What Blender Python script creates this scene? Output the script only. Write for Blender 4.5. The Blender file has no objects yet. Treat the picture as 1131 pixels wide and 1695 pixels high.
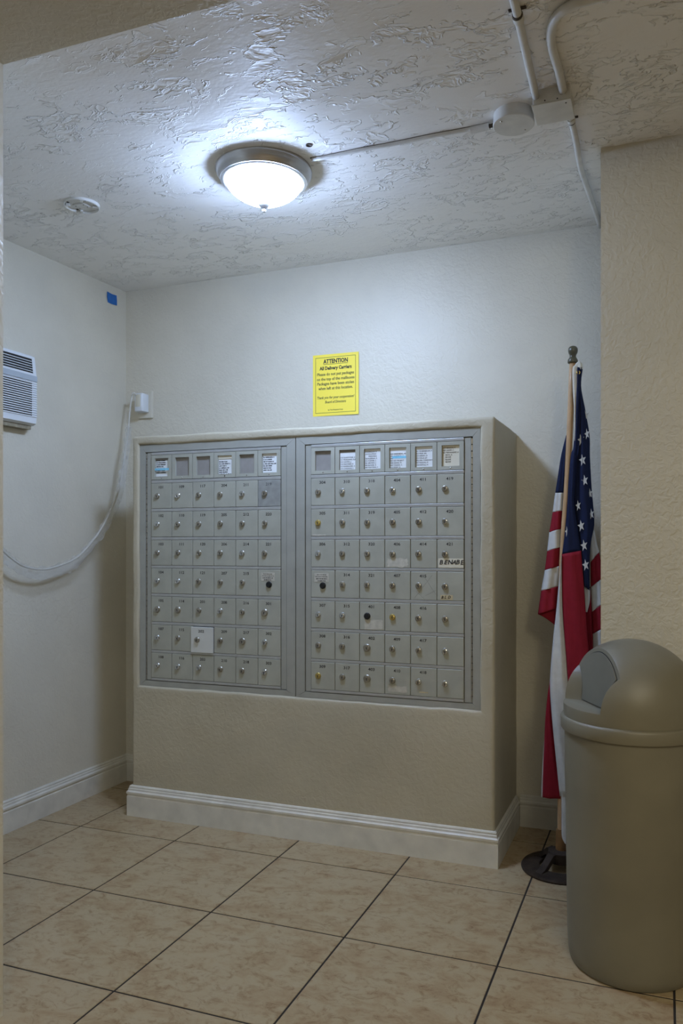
import bpy, bmesh, math, random
from mathutils import Vector, Matrix, noise

random.seed(7)
SC = bpy.context.scene
COL = SC.collection
PI = math.pi

# ------------------------------------------------------------------ camera
cd = bpy.data.cameras.new('camera')
cam = bpy.data.objects.new('camera', cd)
COL.objects.link(cam)
cam.location = (0, 0, 1.169)
cam.rotation_euler = (PI / 2, 0, 0.3478)
cd.sensor_fit = 'HORIZONTAL'
cd.sensor_width = 36.0
cd.lens = 36.0 * 1272.3 / 1131.0
cd.shift_x = -(635.3 - 565.5) / 1131.0
cd.shift_y = (901.54 - 847.5) / 1131.0
cd.clip_start = 0.02
SC.camera = cam

# ------------------------------------------------------------------ world, lights, exposure
LAMP_STRENGTH = 168.0
LAMP_COLOR = (0.485, 0.65, 1.0, 1)
world = bpy.data.worlds.new('world')
SC.world = world
world.use_nodes = True
wb = world.node_tree.nodes['Background']
wb.inputs[0].default_value = (1.0, 0.92, 0.70, 1)
wb.inputs[1].default_value = 0.11

def area_light(name, loc, target, size, energy, color):
    ld = bpy.data.lights.new(name, 'AREA')
    ld.shape = 'DISK'
    ld.size = size
    ld.energy = energy
    ld.color = color
    o = bpy.data.objects.new(name, ld)
    COL.objects.link(o)
    o.location = loc
    o.rotation_euler = (Vector(target) - Vector(loc)).to_track_quat('-Z', 'Y').to_euler()
    return o
# the warm lamp of the lobby behind the photographer
area_light('lobby_wall_lamp', (0.9, -1.6, 2.27), (-0.4, 2.6, 1.7), 0.3, 11.0, (1.0, 0.90, 0.62))
area_light('lobby_bounce_fill', (0.95, -0.45, 2.42), (0.95, -0.45, 0), 2.0, 38.0, (1.0, 0.92, 0.72))  # added fill, no real fixture: bounces off the lobby floor to brighten the ceiling

vs = SC.view_settings
vs.view_transform = 'Standard'
vs.look = 'None'
vs.gamma = 1.0
vs.use_curve_mapping = False
vs.exposure = 0.0

# ------------------------------------------------------------------ materials
MATS = {}
def nt(name):
    m = bpy.data.materials.new(name)
    m.use_nodes = True
    MATS[name] = m
    t = m.node_tree
    b = t.nodes['Principled BSDF']
    return m, t, b
def node(t, kind, **kw):
    n = t.nodes.new(kind)
    for k, v in kw.items():
        if k in n.inputs.keys():
            n.inputs[k].default_value = v
        else:
            setattr(n, k, v)
    return n
def ramp(t, src, stops):
    r = t.nodes.new('ShaderNodeValToRGB')
    els = r.color_ramp.elements
    while len(els) < len(stops):
        els.new(0.5)
    for e, (p, c) in zip(els, stops):
        e.position = p
        e.color = c if len(c) == 4 else (*c, 1)
    t.links.new(src, r.inputs[0])
    return r
def math_node(t, op, a, b=None):
    n = t.nodes.new('ShaderNodeMath')
    n.operation = op
    for i, v in enumerate((a, b)):
        if v is None: continue
        if isinstance(v, (int, float)): n.inputs[i].default_value = v
        else: t.links.new(v, n.inputs[i])
    return n.outputs[0]
def coords(t, scale=(1, 1, 1), rnd=False, rot=(0, 0, 0)):
    tc = t.nodes.new('ShaderNodeTexCoord')
    mp = t.nodes.new('ShaderNodeMapping')
    mp.inputs['Scale'].default_value = scale
    mp.inputs['Rotation'].default_value = rot
    t.links.new(tc.outputs['Object'], mp.inputs[0])
    if rnd:
        oi = t.nodes.new('ShaderNodeObjectInfo')
        v = t.nodes.new('ShaderNodeVectorMath')
        v.operation = 'MULTIPLY_ADD'
        cv = t.nodes.new('ShaderNodeCombineXYZ')
        for i in range(3): t.links.new(oi.outputs['Random'], cv.inputs[i])
        t.links.new(cv.outputs[0], v.inputs[0])
        v.inputs[1].default_value = (37.0, 53.0, 71.0)
        t.links.new(mp.outputs[0], v.inputs[2])
        return v.outputs[0]
    return mp.outputs[0]
def bump(t, b, h, strength, dist):
    n = t.nodes.new('ShaderNodeBump')
    n.inputs['Strength'].default_value = strength
    n.inputs['Distance'].default_value = dist
    t.links.new(h, n.inputs['Height'])
    t.links.new(n.outputs[0], b.inputs['Normal'])
def plain(name, col, rough=0.5, metal=0.0, var=0.0, vscale=8.0, bmp=0.0, bscale=80.0, spec=0.5, rnd=False):
    m, t, b = nt(name)
    b.inputs['Roughness'].default_value = rough
    b.inputs['Metallic'].default_value = metal
    b.inputs['Specular IOR Level'].default_value = spec
    v = coords(t, rnd=rnd)
    n = node(t, 'ShaderNodeTexNoise', Scale=vscale, Detail=5.0)
    t.links.new(v, n.inputs['Vector'])
    lo = tuple(max(0, c * (1 - var)) for c in col)
    hi = tuple(min(1, c * (1 + var)) for c in col)
    r = ramp(t, n.outputs[0], [(0.3, lo), (0.7, hi)])
    t.links.new(r.outputs[0], b.inputs['Base Color'])
    if bmp:
        n2 = node(t, 'ShaderNodeTexNoise', Scale=bscale, Detail=3.0)
        t.links.new(v, n2.inputs['Vector'])
        bump(t, b, n2.outputs[0], bmp, 0.002)
    return m

def plaster(name, col, scale=38.0, strength=0.5, dist=0.004, dirt=0.10, rough=0.55):
    m, t, b = nt(name)
    b.inputs['Roughness'].default_value = rough
    b.inputs['Specular IOR Level'].default_value = 0.35
    v = coords(t)
    n1 = node(t, 'ShaderNodeTexNoise', Scale=2.2, Detail=6.0, Roughness=0.6)
    t.links.new(v, n1.inputs['Vector'])
    r = ramp(t, n1.outputs[0], [(0.28, tuple(c * (1 - dirt) for c in col)), (0.62, col)])
    # sparse scuffs
    n4 = node(t, 'ShaderNodeTexNoise', Scale=9.0, Detail=8.0, Roughness=0.75)
    t.links.new(v, n4.inputs['Vector'])
    r4 = ramp(t, n4.outputs[0], [(0.70, (1, 1, 1)), (0.80, (0.72, 0.68, 0.62))])
    mx = t.nodes.new('ShaderNodeMixRGB'); mx.blend_type = 'MULTIPLY'; mx.inputs[0].default_value = 0.6
    t.links.new(r.outputs[0], mx.inputs[1]); t.links.new(r4.outputs[0], mx.inputs[2])
    t.links.new(mx.outputs[0], b.inputs['Base Color'])
    n2 = node(t, 'ShaderNodeTexNoise', Scale=scale, Detail=2.0, Distortion=0.8)
    t.links.new(v, n2.inputs['Vector'])
    flat = ramp(t, n2.outputs[0], [(0.40, (0, 0, 0)), (0.60, (1, 1, 1))])
    n3 = node(t, 'ShaderNodeTexNoise', Scale=6.0, Detail=2.0)
    t.links.new(v, n3.inputs['Vector'])
    h = math_node(t, 'ADD', flat.outputs[0], math_node(t, 'MULTIPLY', n3.outputs[0], 1.5))
    bump(t, b, h, strength, dist)
    return m

WALL = plaster('wall_paint', (0.675, 0.635, 0.53), scale=52.0, strength=0.24, dist=0.003, rough=0.42)
WALLB = plaster('plinth_paint', (0.50, 0.45, 0.335), scale=46.0, strength=0.20, dist=0.003, dirt=0.16)

def ceiling_mat():
    m, t, b = nt('ceiling_trowel_paint')
    b.inputs['Roughness'].default_value = 0.52
    b.inputs['Specular IOR Level'].default_value = 0.18
    b.inputs['Base Color'].default_value = (0.87, 0.86, 0.83, 1)
    v = coords(t, scale=(0.62, 1.0, 1.0), rot=(0, 0, 0.25))
    w = node(t, 'ShaderNodeTexNoise', Scale=7.0, Detail=3.0, Roughness=0.6)
    t.links.new(v, w.inputs['Vector'])
    mixv = t.nodes.new('ShaderNodeMixRGB'); mixv.blend_type = 'ADD'; mixv.inputs[0].default_value = 0.16
    t.links.new(v, mixv.inputs[1]); t.links.new(w.outputs['Color'], mixv.inputs[2])
    mask = node(t, 'ShaderNodeTexNoise', Scale=5.0, Detail=3.0)
    t.links.new(v, mask.inputs['Vector'])
    mr = ramp(t, mask.outputs[0], [(0.36, (0.05, 0.05, 0.05)), (0.56, (1, 1, 1))])
    # knocked-down splats: flat patches with crisp broken edges
    n1 = node(t, 'ShaderNodeTexNoise', Scale=12.0, Detail=4.0, Roughness=0.62)
    t.links.new(mixv.outputs[0], n1.inputs['Vector'])
    p1 = ramp(t, n1.outputs[0], [(0.535, (0, 0, 0)), (0.558, (1, 1, 1)), (0.60, (0.75, 0.75, 0.75)), (0.75, (0.4, 0.4, 0.4))])
    n4 = node(t, 'ShaderNodeTexNoise', Scale=30.0, Detail=3.0, Roughness=0.6)
    t.links.new(mixv.outputs[0], n4.inputs['Vector'])
    p2 = ramp(t, n4.outputs[0], [(0.60, (0, 0, 0)), (0.63, (1, 1, 1))])
    h1 = math_node(t, 'MULTIPLY', math_node(t, 'ADD', p1.outputs[0], math_node(t, 'MULTIPLY', p2.outputs[0], 0.45)), mr.outputs[0])
    n2 = node(t, 'ShaderNodeTexNoise', Scale=70.0, Detail=2.0)
    t.links.new(v, n2.inputs['Vector'])
    n3 = node(t, 'ShaderNodeTexNoise', Scale=4.0, Detail=2.0)
    t.links.new(v, n3.inputs['Vector'])
    h = math_node(t, 'ADD', h1, math_node(t, 'MULTIPLY', n2.outputs[0], 0.16))
    h = math_node(t, 'ADD', h, math_node(t, 'MULTIPLY', n3.outputs[0], 1.0))
    bump(t, b, h, 0.9, 0.0066)
    return m
CEIL = ceiling_mat()

def tile_mat():
    m, t, b = nt('beige_ceramic_tile')
    b.inputs['Roughness'].default_value = 0.32
    b.inputs['Specular IOR Level'].default_value = 0.4
    v = coords(t, scale=(1, 1.5, 1), rnd=True)
    n1 = node(t, 'ShaderNodeTexNoise', Scale=9.0, Detail=10.0, Roughness=0.70, Distortion=0.5)
    t.links.new(v, n1.inputs['Vector'])
    r1 = ramp(t, n1.outputs[0], [(0.28, (0.29, 0.185, 0.095)), (0.41, (0.375, 0.27, 0.152)), (0.52, (0.42, 0.325, 0.195)), (0.72, (0.435, 0.35, 0.225))])
    n2 = node(t, 'ShaderNodeTexNoise', Scale=20.0, Detail=9.0, Roughness=0.78, Distortion=1.2)
    t.links.new(v, n2.inputs['Vector'])
    r2 = ramp(t, n2.outputs[0], [(0.36, (0.60, 0.48, 0.36)), (0.49, (1, 1, 1))])
    mx = t.nodes.new('ShaderNodeMixRGB'); mx.blend_type = 'MULTIPLY'; mx.inputs[0].default_value = 0.85
    t.links.new(r1.outputs[0], mx.inputs[1]); t.links.new(r2.outputs[0], mx.inputs[2])
    t.links.new(mx.outputs[0], b.inputs['Base Color'])
    bump(t, b, n2.outputs[0], 0.12, 0.001)
    return m
TILE = tile_mat()
GROUT = plain('dark_grout', (0.022, 0.018, 0.015), 0.9, var=0.3)
TRIM = plain('baseboard_paint', (0.66, 0.64, 0.57), 0.42, var=0.10, vscale=14, bmp=0.15, bscale=60)
ALU = plain('aluminium_paint', (0.36, 0.36, 0.32), 0.45, metal=0.15, var=0.06, vscale=20)
ALU2 = plain('bare_aluminium_rail', (0.48, 0.48, 0.46), 0.36, metal=0.45, var=0.06, vscale=30)
DOOR = plain('mailbox_door_paint', (0.385, 0.385, 0.325), 0.5, metal=0.05, var=0.07, vscale=18, rnd=True)
DOOR_L = plain('replacement_door_paint', (0.60, 0.605, 0.57), 0.45, metal=0.05, var=0.03)
DOOR_D = plain('worn_door_paint', (0.30, 0.305, 0.285), 0.5, metal=0.15, var=0.16, vscale=30)
DARK = plain('black_gap', (0.02, 0.02, 0.02), 0.8)
INK = plain('black_ink', (0.03, 0.03, 0.03), 0.7)
INKF = plain('faded_ink', (0.10, 0.10, 0.10), 0.7)
NICKEL = plain('worn_nickel', (0.42, 0.39, 0.33), 0.32, metal=0.9, var=0.2, vscale=60, rnd=True)
CHROME = plain('bright_nickel', (0.62, 0.62, 0.60), 0.22, metal=0.95, var=0.1, vscale=60)
BRASS = plain('yellow_brass', (0.62, 0.47, 0.16), 0.3, metal=0.9, var=0.15, vscale=60)
BLACKLOCK = plain('black_lock', (0.02, 0.02, 0.02), 0.35, metal=0.3)
CARD = plain('white_card', (0.74, 0.76, 0.76), 0.6, var=0.03)
CARDY = plain('cream_card', (0.66, 0.62, 0.50), 0.6, var=0.05)
BACKING = plain('grey_backing_plate', (0.27, 0.255, 0.235), 0.6, var=0.08, vscale=30, rnd=True)
RESID = plain('tape_residue', (0.50, 0.48, 0.41), 0.7, var=0.14, vscale=60, rnd=True)
MASKT = plain('aged_tape', (0.52, 0.44, 0.27), 0.55, var=0.12, vscale=60)
HILITE = plain('blue_highlighter', (0.22, 0.55, 0.72), 0.6, var=0.1, vscale=60)
YELLOW = plain('yellow_paper', (0.98, 0.78, 0.085), 0.55, var=0.03)
STEEL = plain('brushed_nickel_pan', (0.56, 0.56, 0.56), 0.33, metal=0.85, var=0.08, vscale=6)
WHITEP = plain('white_plastic', (0.72, 0.75, 0.78), 0.35, var=0.03)
GREYP = plain('grey_plastic_band', (0.42, 0.47, 0.52), 0.4, var=0.03)
PAINTED = plain('painted_conduit', (0.66, 0.655, 0.62), 0.42, var=0.08, vscale=25, bmp=0.2, bscale=90)
RUST_SHADE = plain('dark_rust_and_shade', (0.06, 0.045, 0.03), 0.8, var=0.4, vscale=60)
BLUE_TAPE = plain('blue_masking_tape', (0.015, 0.13, 0.42), 0.6, var=0.12, vscale=60)
BIN = plain('beige_bin_plastic', (0.205, 0.188, 0.138), 0.42, var=0.10, vscale=5, bmp=0.10, bscale=160)
BINF = plain('bin_flap_plastic', (0.18, 0.172, 0.135), 0.55, var=0.10, vscale=9)
WOOD = plain('pole_wood', (0.50, 0.32, 0.17), 0.4, var=0.18, vscale=14)
WOODD = plain('dark_socket_wood', (0.20, 0.10, 0.035), 0.45, var=0.35, vscale=20)
OLIVE = plain('olive_finial', (0.075, 0.068, 0.04), 0.35, var=0.2, vscale=40)
IRON = plain('brown_cast_iron', (0.040, 0.028, 0.020), 0.7, var=0.4, vscale=30, bmp=0.3, bscale=120, spec=0.2)

def cloth(name, col):
    m, t, b = nt(name)
    b.inputs['Roughness'].default_value = 0.75
    b.inputs['Specular IOR Level'].default_value = 0.2
    v = coords(t)
    n = node(t, 'ShaderNodeTexNoise', Scale=40.0, Detail=4.0)
    t.links.new(v, n.inputs['Vector'])
    r = ramp(t, n.outputs[0], [(0.3, tuple(c * 0.88 for c in col)), (0.7, col)])
    t.links.new(r.outputs[0], b.inputs['Base Color'])
    v2 = coords(t, scale=(60, 60, 5))
    n2 = node(t, 'ShaderNodeTexNoise', Scale=1.0, Detail=2.0)
    t.links.new(v2, n2.inputs['Vector'])
    bump(t, b, n2.outputs[0], 0.5, 0.006)
    return m
CLOTH = {'red': cloth('flag_red', (0.24, 0.010, 0.022)), 'white': cloth('flag_white', (0.58, 0.58, 0.56)),
         'blue': cloth('flag_blue', (0.008, 0.014, 0.050)), 'cream': cloth('flag_header', (0.66, 0.63, 0.54))}

def emit_mat():
    m, t, b = nt('lit_frosted_glass')
    b.inputs['Base Color'].default_value = (0.8, 0.8, 0.8, 1)
    b.inputs['Roughness'].default_value = 0.4
    b.inputs['Emission Color'].default_value = LAMP_COLOR
    m.cycles.emission_sampling = 'FRONT'
    # the bulbs sit low in the bowl: the glass is dimmer close to the rim
    tc = t.nodes.new('ShaderNodeTexCoord'); sp = t.nodes.new('ShaderNodeSeparateXYZ')
    t.links.new(tc.outputs['Generated'], sp.inputs[0])
    r = ramp(t, sp.outputs[2], [(0.0, (1, 1, 1)), (0.45, (0.85, 0.85, 0.85)), (1.0, (0.55, 0.55, 0.55))])
    t.links.new(math_node(t, 'MULTIPLY', r.outputs[0], LAMP_STRENGTH), b.inputs['Emission Strength'])
    return m
GLOW = emit_mat()

def film_mat():
    m, t, b = nt('clear_plastic_film')
    b.inputs['Base Color'].default_value = (0.78, 0.79, 0.77, 1)
    b.inputs['Roughness'].default_value = 0.11
    b.inputs['Alpha'].default_value = 0.19
    b.inputs['Specular IOR Level'].default_value = 0.9
    v = coords(t)
    n = node(t, 'ShaderNodeTexNoise', Scale=45.0, Detail=3.0, Distortion=1.5)
    t.links.new(v, n.inputs['Vector'])
    bump(t, b, n.outputs[0], 0.9, 0.02)
    return m
FILM = film_mat()

# ------------------------------------------------------------------ mesh helpers
WLOC = {}
def link(o, parent=None, wloc=(0, 0, 0)):
    COL.objects.link(o)
    w = Vector(wloc)
    WLOC[o.name] = w
    if parent is not None:
        o.parent = parent
        o.location = w - WLOC[parent.name]
    else:
        o.location = w
    return o
def mesh_of(bm, mats, smooth=False, name='mesh'):
    me = bpy.data.meshes.new(name)
    bmesh.ops.recalc_face_normals(bm, faces=bm.faces)
    bm.to_mesh(me)
    bm.free()
    if not isinstance(mats, (list, tuple)): mats = [mats]
    for m in mats: me.materials.append(m)
    if smooth:
        for p in me.polygons: p.use_smooth = True
    return me
def auto_smooth(me, angle=35):
    for p in me.polygons: p.use_smooth = True
    me.set_sharp_from_angle(angle=math.radians(angle))
def obj(name, bm, mats, parent=None, wloc=(0, 0, 0), smooth=False, auto=None):
    me = mesh_of(bm, mats, smooth, name)
    if auto: auto_smooth(me, auto)
    return link(bpy.data.objects.new(name, me), parent, wloc)
def inst(name, me, parent=None, wloc=(0, 0, 0)):
    return link(bpy.data.objects.new(name, me), parent, wloc)
def tag(o, label, cat, group=None):
    o['label'] = label
    o['category'] = cat
    if group: o['group'] = group
    return o
def thing(name, label, cat, loc=(0, 0, 0), group=None):
    o = bpy.data.objects.new(name, None)
    o.empty_display_size = 0.05
    link(o, None, loc)
    return tag(o, label, cat, group)
def structure(o):
    o['kind'] = 'structure'
    return o
def box(bm, x0, x1, y0, y1, z0, z1, bev=0.0, seg=2, mi=0):
    vs = [bm.verts.new(p) for p in ((x0, y0, z0), (x1, y0, z0), (x1, y1, z0), (x0, y1, z0), (x0, y0, z1), (x1, y0, z1), (x1, y1, z1), (x0, y1, z1))]
    fs = [bm.faces.new([vs[i] for i in f]) for f in ((0, 3, 2, 1), (4, 5, 6, 7), (0, 1, 5, 4), (1, 2, 6, 5), (2, 3, 7, 6), (3, 0, 4, 7))]
    for f in fs: f.material_index = mi
    if bev:
        es = list({e for f in fs for e in f.edges})
        bmesh.ops.bevel(bm, geom=es, offset=bev, segments=seg, affect='EDGES', profile=0.5, material=mi)
    return bm
def prism(bm, pts, d, mi=0):
    """pts: closed 3D loop, d: extrusion vector"""
    d = Vector(d)
    a = [bm.verts.new(p) for p in pts]
    b = [bm.verts.new(Vector(p) + d) for p in pts]
    n = len(pts)
    fs = [bm.faces.new(a), bm.faces.new(b[::-1])]
    for i in range(n):
        fs.append(bm.faces.new((a[i], b[i], b[(i + 1) % n], a[(i + 1) % n])))
    for f in fs: f.material_index = mi
    return fs
def lathe(bm, prof, c=(0, 0, 0), n=48, axis='Z', mi=0):
    """prof: list of (r, h)"""
    c = Vector(c)
    rings = []
    for r, h in prof:
        if r < 1e-6:
            p = (0, 0, h) if axis == 'Z' else (0, h, 0)
            rings.append([bm.verts.new(c + Vector(p))])
        else:
            row = []
            for i in range(n):
                a = 2 * PI * i / n
                p = (r * math.cos(a), r * math.sin(a), h) if axis == 'Z' else (r * math.cos(a), h, r * math.sin(a))
                row.append(bm.verts.new(c + Vector(p)))
            rings.append(row)
    for A, B in zip(rings, rings[1:]):
        for i in range(n):
            j = (i + 1) % n
            if len(A) == 1 and len(B) == 1: continue
            if len(A) == 1: f = bm.faces.new((A[0], B[i], B[j]))
            elif len(B) == 1: f = bm.faces.new((A[i], B[0], A[j]))
            else: f = bm.faces.new((A[i], B[i], B[j], A[j]))
            f.material_index = mi
    return bm
def catmull(pts, k=6):
    pts = [Vector(p) for p in pts]
    out = []
    for i in range(len(pts) - 1):
        p0 = pts[max(i - 1, 0)]; p1 = pts[i]; p2 = pts[i + 1]; p3 = pts[min(i + 2, len(pts) - 1)]
        for j in range(k):
            t = j / k
            out.append(0.5 * ((2 * p1) + (p2 - p0) * t + (2 * p0 - 5 * p1 + 4 * p2 - p3) * t * t + (3 * p1 - p0 - 3 * p2 + p3) * t ** 3))
    out.append(pts[-1])
    return out
def tube(bm, pts, r, n=12, mi=0, up=(0, 0, 1)):
    pts = [Vector(p) for p in pts]
    rings = []
    for i, p in enumerate(pts):
        d = (pts[min(i + 1, len(pts) - 1)] - pts[max(i - 1, 0)]).normalized()
        u = Vector(up)
        if abs(d.dot(u)) > 0.95: u = Vector((1, 0, 0))
        a = d.cross(u).normalized(); b = d.cross(a).normalized()
        rr = r(i / (len(pts) - 1)) if callable(r) else r
        rings.append([bm.verts.new(p + a * (rr * math.cos(2 * PI * k / n)) + b * (rr * math.sin(2 * PI * k / n))) for k in range(n)])
    for A, B in zip(rings, rings[1:]):
        for k in range(n):
            bm.faces.new((A[k], A[(k + 1) % n], B[(k + 1) % n], B[k])).material_index = mi
    bm.faces.new(rings[0]).material_index = mi
    bm.faces.new(rings[-1][::-1]).material_index = mi
    return bm
TXT = {}
def text_bm(bm, body, size, x, y, z, bold=0.0, shear=0.0, align='CENTER', mi=0, depth=0.0003, sx=1.0, rot=0.0):
    """text standing in the XZ plane, facing -Y, baseline at z"""
    key = (body, size, bold, shear, align, depth)
    if key not in TXT:
        cu = bpy.data.curves.new('txt', 'FONT')
        cu.body = body; cu.size = size; cu.offset = bold; cu.shear = shear
        cu.align_x = align; cu.extrude = depth; cu.resolution_u = 2
        o = bpy.data.objects.new('txt', cu)
        COL.objects.link(o)
        dg = bpy.context.evaluated_depsgraph_get()
        me = bpy.data.meshes.new_from_object(o.evaluated_get(dg))
        TXT[key] = ([v.co.copy() for v in me.vertices], [tuple(p.vertices) for p in me.polygons])
        bpy.data.objects.remove(o); bpy.data.curves.remove(cu); bpy.data.meshes.remove(me)
    V, Fc = TXT[key]
    cr, sr = math.cos(rot), math.sin(rot)
    vs = []
    for p in V:
        px, py = p.x * sx, p.y
        vs.append(bm.verts.new((x + px * cr - py * sr, y - p.z, z + px * sr + py * cr)))
    for f in Fc:
        try: bm.faces.new([vs[i] for i in f]).material_index = mi
        except ValueError: pass
    return bm

def zc(x, y):                       # the old ceiling is not quite level
    return 2.427 + 0.0145 * (x + 2.51) + 0.025 * (y - 3.16)
def yb(x):                          # nor is the back wall quite square
    return 3.16 + 0.0235 * (x + 2.51)

# ------------------------------------------------------------------ room shell
def wall(name, pts, z0, z1, mat):
    bm = bmesh.new()
    prism(bm, [(x, y, z0) for x, y in pts], (0, 0, z1 - z0))
    return structure(obj(name, bm, mat))
wall('wall_left', [(-2.51, 1.30), (-2.51, 3.30), (-2.63, 3.30), (-2.63, 1.30)], -0.02, 2.6, WALL)
wall('wall_back', [(-2.51, yb(-2.51)), (0.2, yb(0.2)), (0.2, 3.40), (-2.51, 3.40)], -0.02, 2.6, WALL)
wall('wall_right', [(-0.186, 2.566), (1.75, 2.60), (1.75, 3.10), (-0.186, 3.10)], -0.02, 2.6, WALL)
# the front wall the photographer looks past: jamb and header of the opening
bm = bmesh.new()
box(bm, -2.63, -1.538, 1.27, 1.471, -0.02, 2.6)
box(bm, -1.538, 1.75, 1.27, 1.471, 2.36, 2.6)
structure(obj('wall_front', bm, WALL))
bm = bmesh.new()
q = [(-2.63, 1.35), (1.75, 1.35), (1.75, 3.40), (-2.63, 3.40)]
a = [bm.verts.new((x, y, zc(x, y))) for x, y in q]
b = [bm.verts.new((x, y, 2.62)) for x, y in q]
bm.faces.new(a); bm.faces.new(b[::-1])
for i in range(4): bm.faces.new((a[i], b[i], b[(i + 1) % 4], a[(i + 1) % 4]))
structure(obj('ceiling', bm, CEIL))
bm = bmesh.new(); box(bm, -2.63, 1.75, -2.0, 1.27, 2.46, 2.60)
structure(obj('ceiling_lobby', bm, CEIL))

# floor: dark grout bed with 18 inch tiles set on it
T = 0.4601; X0 = -1.8111; Y0 = 2.1122; GW = 0.0058
bm = bmesh.new(); box(bm, -2.8, 1.8, -2.0, 3.42, -0.03, -0.0015)
floor = structure(obj('floor', bm, GROUT))
bm = bmesh.new(); h = (T - GW) / 2
box(bm, -h, h, -h, h, -0.008, 0.0)
bmesh.ops.bevel(bm, geom=[e for e in bm.edges if all(abs(v.co.z) < 1e-6 for v in e.verts)], offset=0.0012, segments=1, affect='EDGES')
tile_me = mesh_of(bm, TILE, name='tile')
for i in range(-2, 8):
    for j in range(-9, 3):
        o = inst('tile', tile_me, floor, (X0 + (i + 0.5) * T, Y0 + (j + 0.5) * T, 0))

# baseboards : moulded profile swept along the wall foot
PROF = [(0, 0), (0.016, 0), (0.016, 0.084), (0.0135, 0.087), (0.0135, 0.092), (0.0175, 0.096), (0.0175, 0.104), (0.012, 0.109), (0.011, 0.116), (0.0085, 0.119), (0.0085, 0.125), (0.005, 0.130), (0, 0.130)]
def sweep(bm, path, prof, side=1):
    P = [Vector((x, y)) for x, y in path]
    rows = []
    for i, p in enumerate(P):
        ns = []
        for a_, b_ in ((i - 1, i), (i, i + 1)):
            if a_ < 0 or b_ >= len(P): continue
            d = (P[b_] - P[a_]).normalized()
            ns.append(Vector((d.y, -d.x)) * side)
        n = ns[0] if len(ns) == 1 else (ns[0] + ns[1]) / (1 + ns[0].dot(ns[1]))
        rows.append([bm.verts.new((p.x + n.x * d_, p.y + n.y * d_, z)) for d_, z in prof])
    k = len(prof)
    for A, B in zip(rows, rows[1:]):
        for i in range(k):
            bm.faces.new((A[i], A[(i + 1) % k], B[(i + 1) % k], B[i]))
    bm.faces.new(rows[0]); bm.faces.new(rows[-1][::-1])
def baseboard(name, path):
    bm = bmesh.new(); sweep(bm, path, PROF)
    return structure(obj(name, bm, TRIM))
baseboard('baseboard_left', [(-2.51, 1.471), (-2.51, yb(-2.51)), (-2.17, yb(-2.17))])
baseboard('baseboard_center', [(-2.158, 3.14), (-2.158, 2.757), (-0.572, 2.757), (-0.572, 3.185)])
baseboard('baseboard_back', [(-0.556, yb(-0.556)), (-0.186, yb(-0.186))])
baseboard('baseboard_right', [(-0.186, 2.566), (1.74, 2.60)])

# ------------------------------------------------------------------ plastered plinth
PX0, PX1, PY, PZ = -2.158, -0.572, 2.757, 1.636
OX0, OX1, OZ0, OZ1 = -2.124, -0.626, 0.562, 1.598
def plinth():
    bm = bmesh.new()
    # front face as a ring round the opening, box behind
    outer = [(PX0, PY, 0), (PX1, PY, 0), (PX1, PY, PZ), (PX0, PY, PZ)]
    inner = [(OX0, PY, OZ0), (OX1, PY, OZ0), (OX1, PY, OZ1), (OX0, PY, OZ1)]
    deep = [(x, PY + 0.05, z) for x, y, z in inner]
    backv = [(PX0, yb(PX0), 0), (PX1, yb(PX1), 0), (PX1, yb(PX1), PZ), (PX0, yb(PX0), PZ)]
    O, I, Dp, Bk = ([bm.verts.new(p) for p in l] for l in (outer, inner, deep, backv))
    for i in range(4):
        j = (i + 1) % 4
        bm.faces.new((O[i], O[j], I[j], I[i]))
        bm.faces.new((I[i], I[j], Dp[j], Dp[i]))
        bm.faces.new((O[j], O[i], Bk[i], Bk[j]))
    bm.faces.new(Dp); bm.faces.new(Bk[::-1])
    bmesh.ops.recalc_face_normals(bm, faces=bm.faces)
    es = [e for e in bm.edges if all(abs(v.co.y - PY) < 1e-6 for v in e.verts)
          and (all(v in O for v in e.verts) or all(v in I for v in e.verts)) and not all(v.co.z < 1e-6 for v in e.verts)]
    es += [e for e in bm.edges if (e.verts[0] in O) != (e.verts[1] in O) and (e.verts[0] in Bk or e.verts[1] in Bk) and e.verts[0].co.z > 1]
    bmesh.ops.bevel(bm, geom=es, offset=0.011, segments=4, affect='EDGES', profile=0.5)
    for ax, lo, hi, st in ((0, PX0, PX1, 0.035), (2, 0.0, PZ, 0.035), (1, PY, 3.2, 0.05)):
        n_ = int((hi - lo) / st)
        for k in range(1, n_):
            co = [0, 0, 0]; no = [0, 0, 0]
            co[ax] = lo + (hi - lo) * k / n_; no[ax] = 1
            bmesh.ops.bisect_plane(bm, geom=bm.verts[:] + bm.edges[:] + bm.faces[:], plane_co=co, plane_no=no, dist=1e-5)
    for v in bm.verts:
        if v.co.z < 0.14: continue
        p = v.co
        d = noise.noise_vector(Vector((p.x * 7, p.y * 7, p.z * 7))) * 0.0028 + noise.noise_vector(Vector((p.x * 22, p.y * 22, p.z * 22))) * 0.0014
        v.co = p + d
    o = obj('mailbox_plinth', bm, WALLB, auto=50)
    return tag(o, 'beige plastered plinth with rounded edges that the mailboxes are set into', 'plinth')
plinth()

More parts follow.
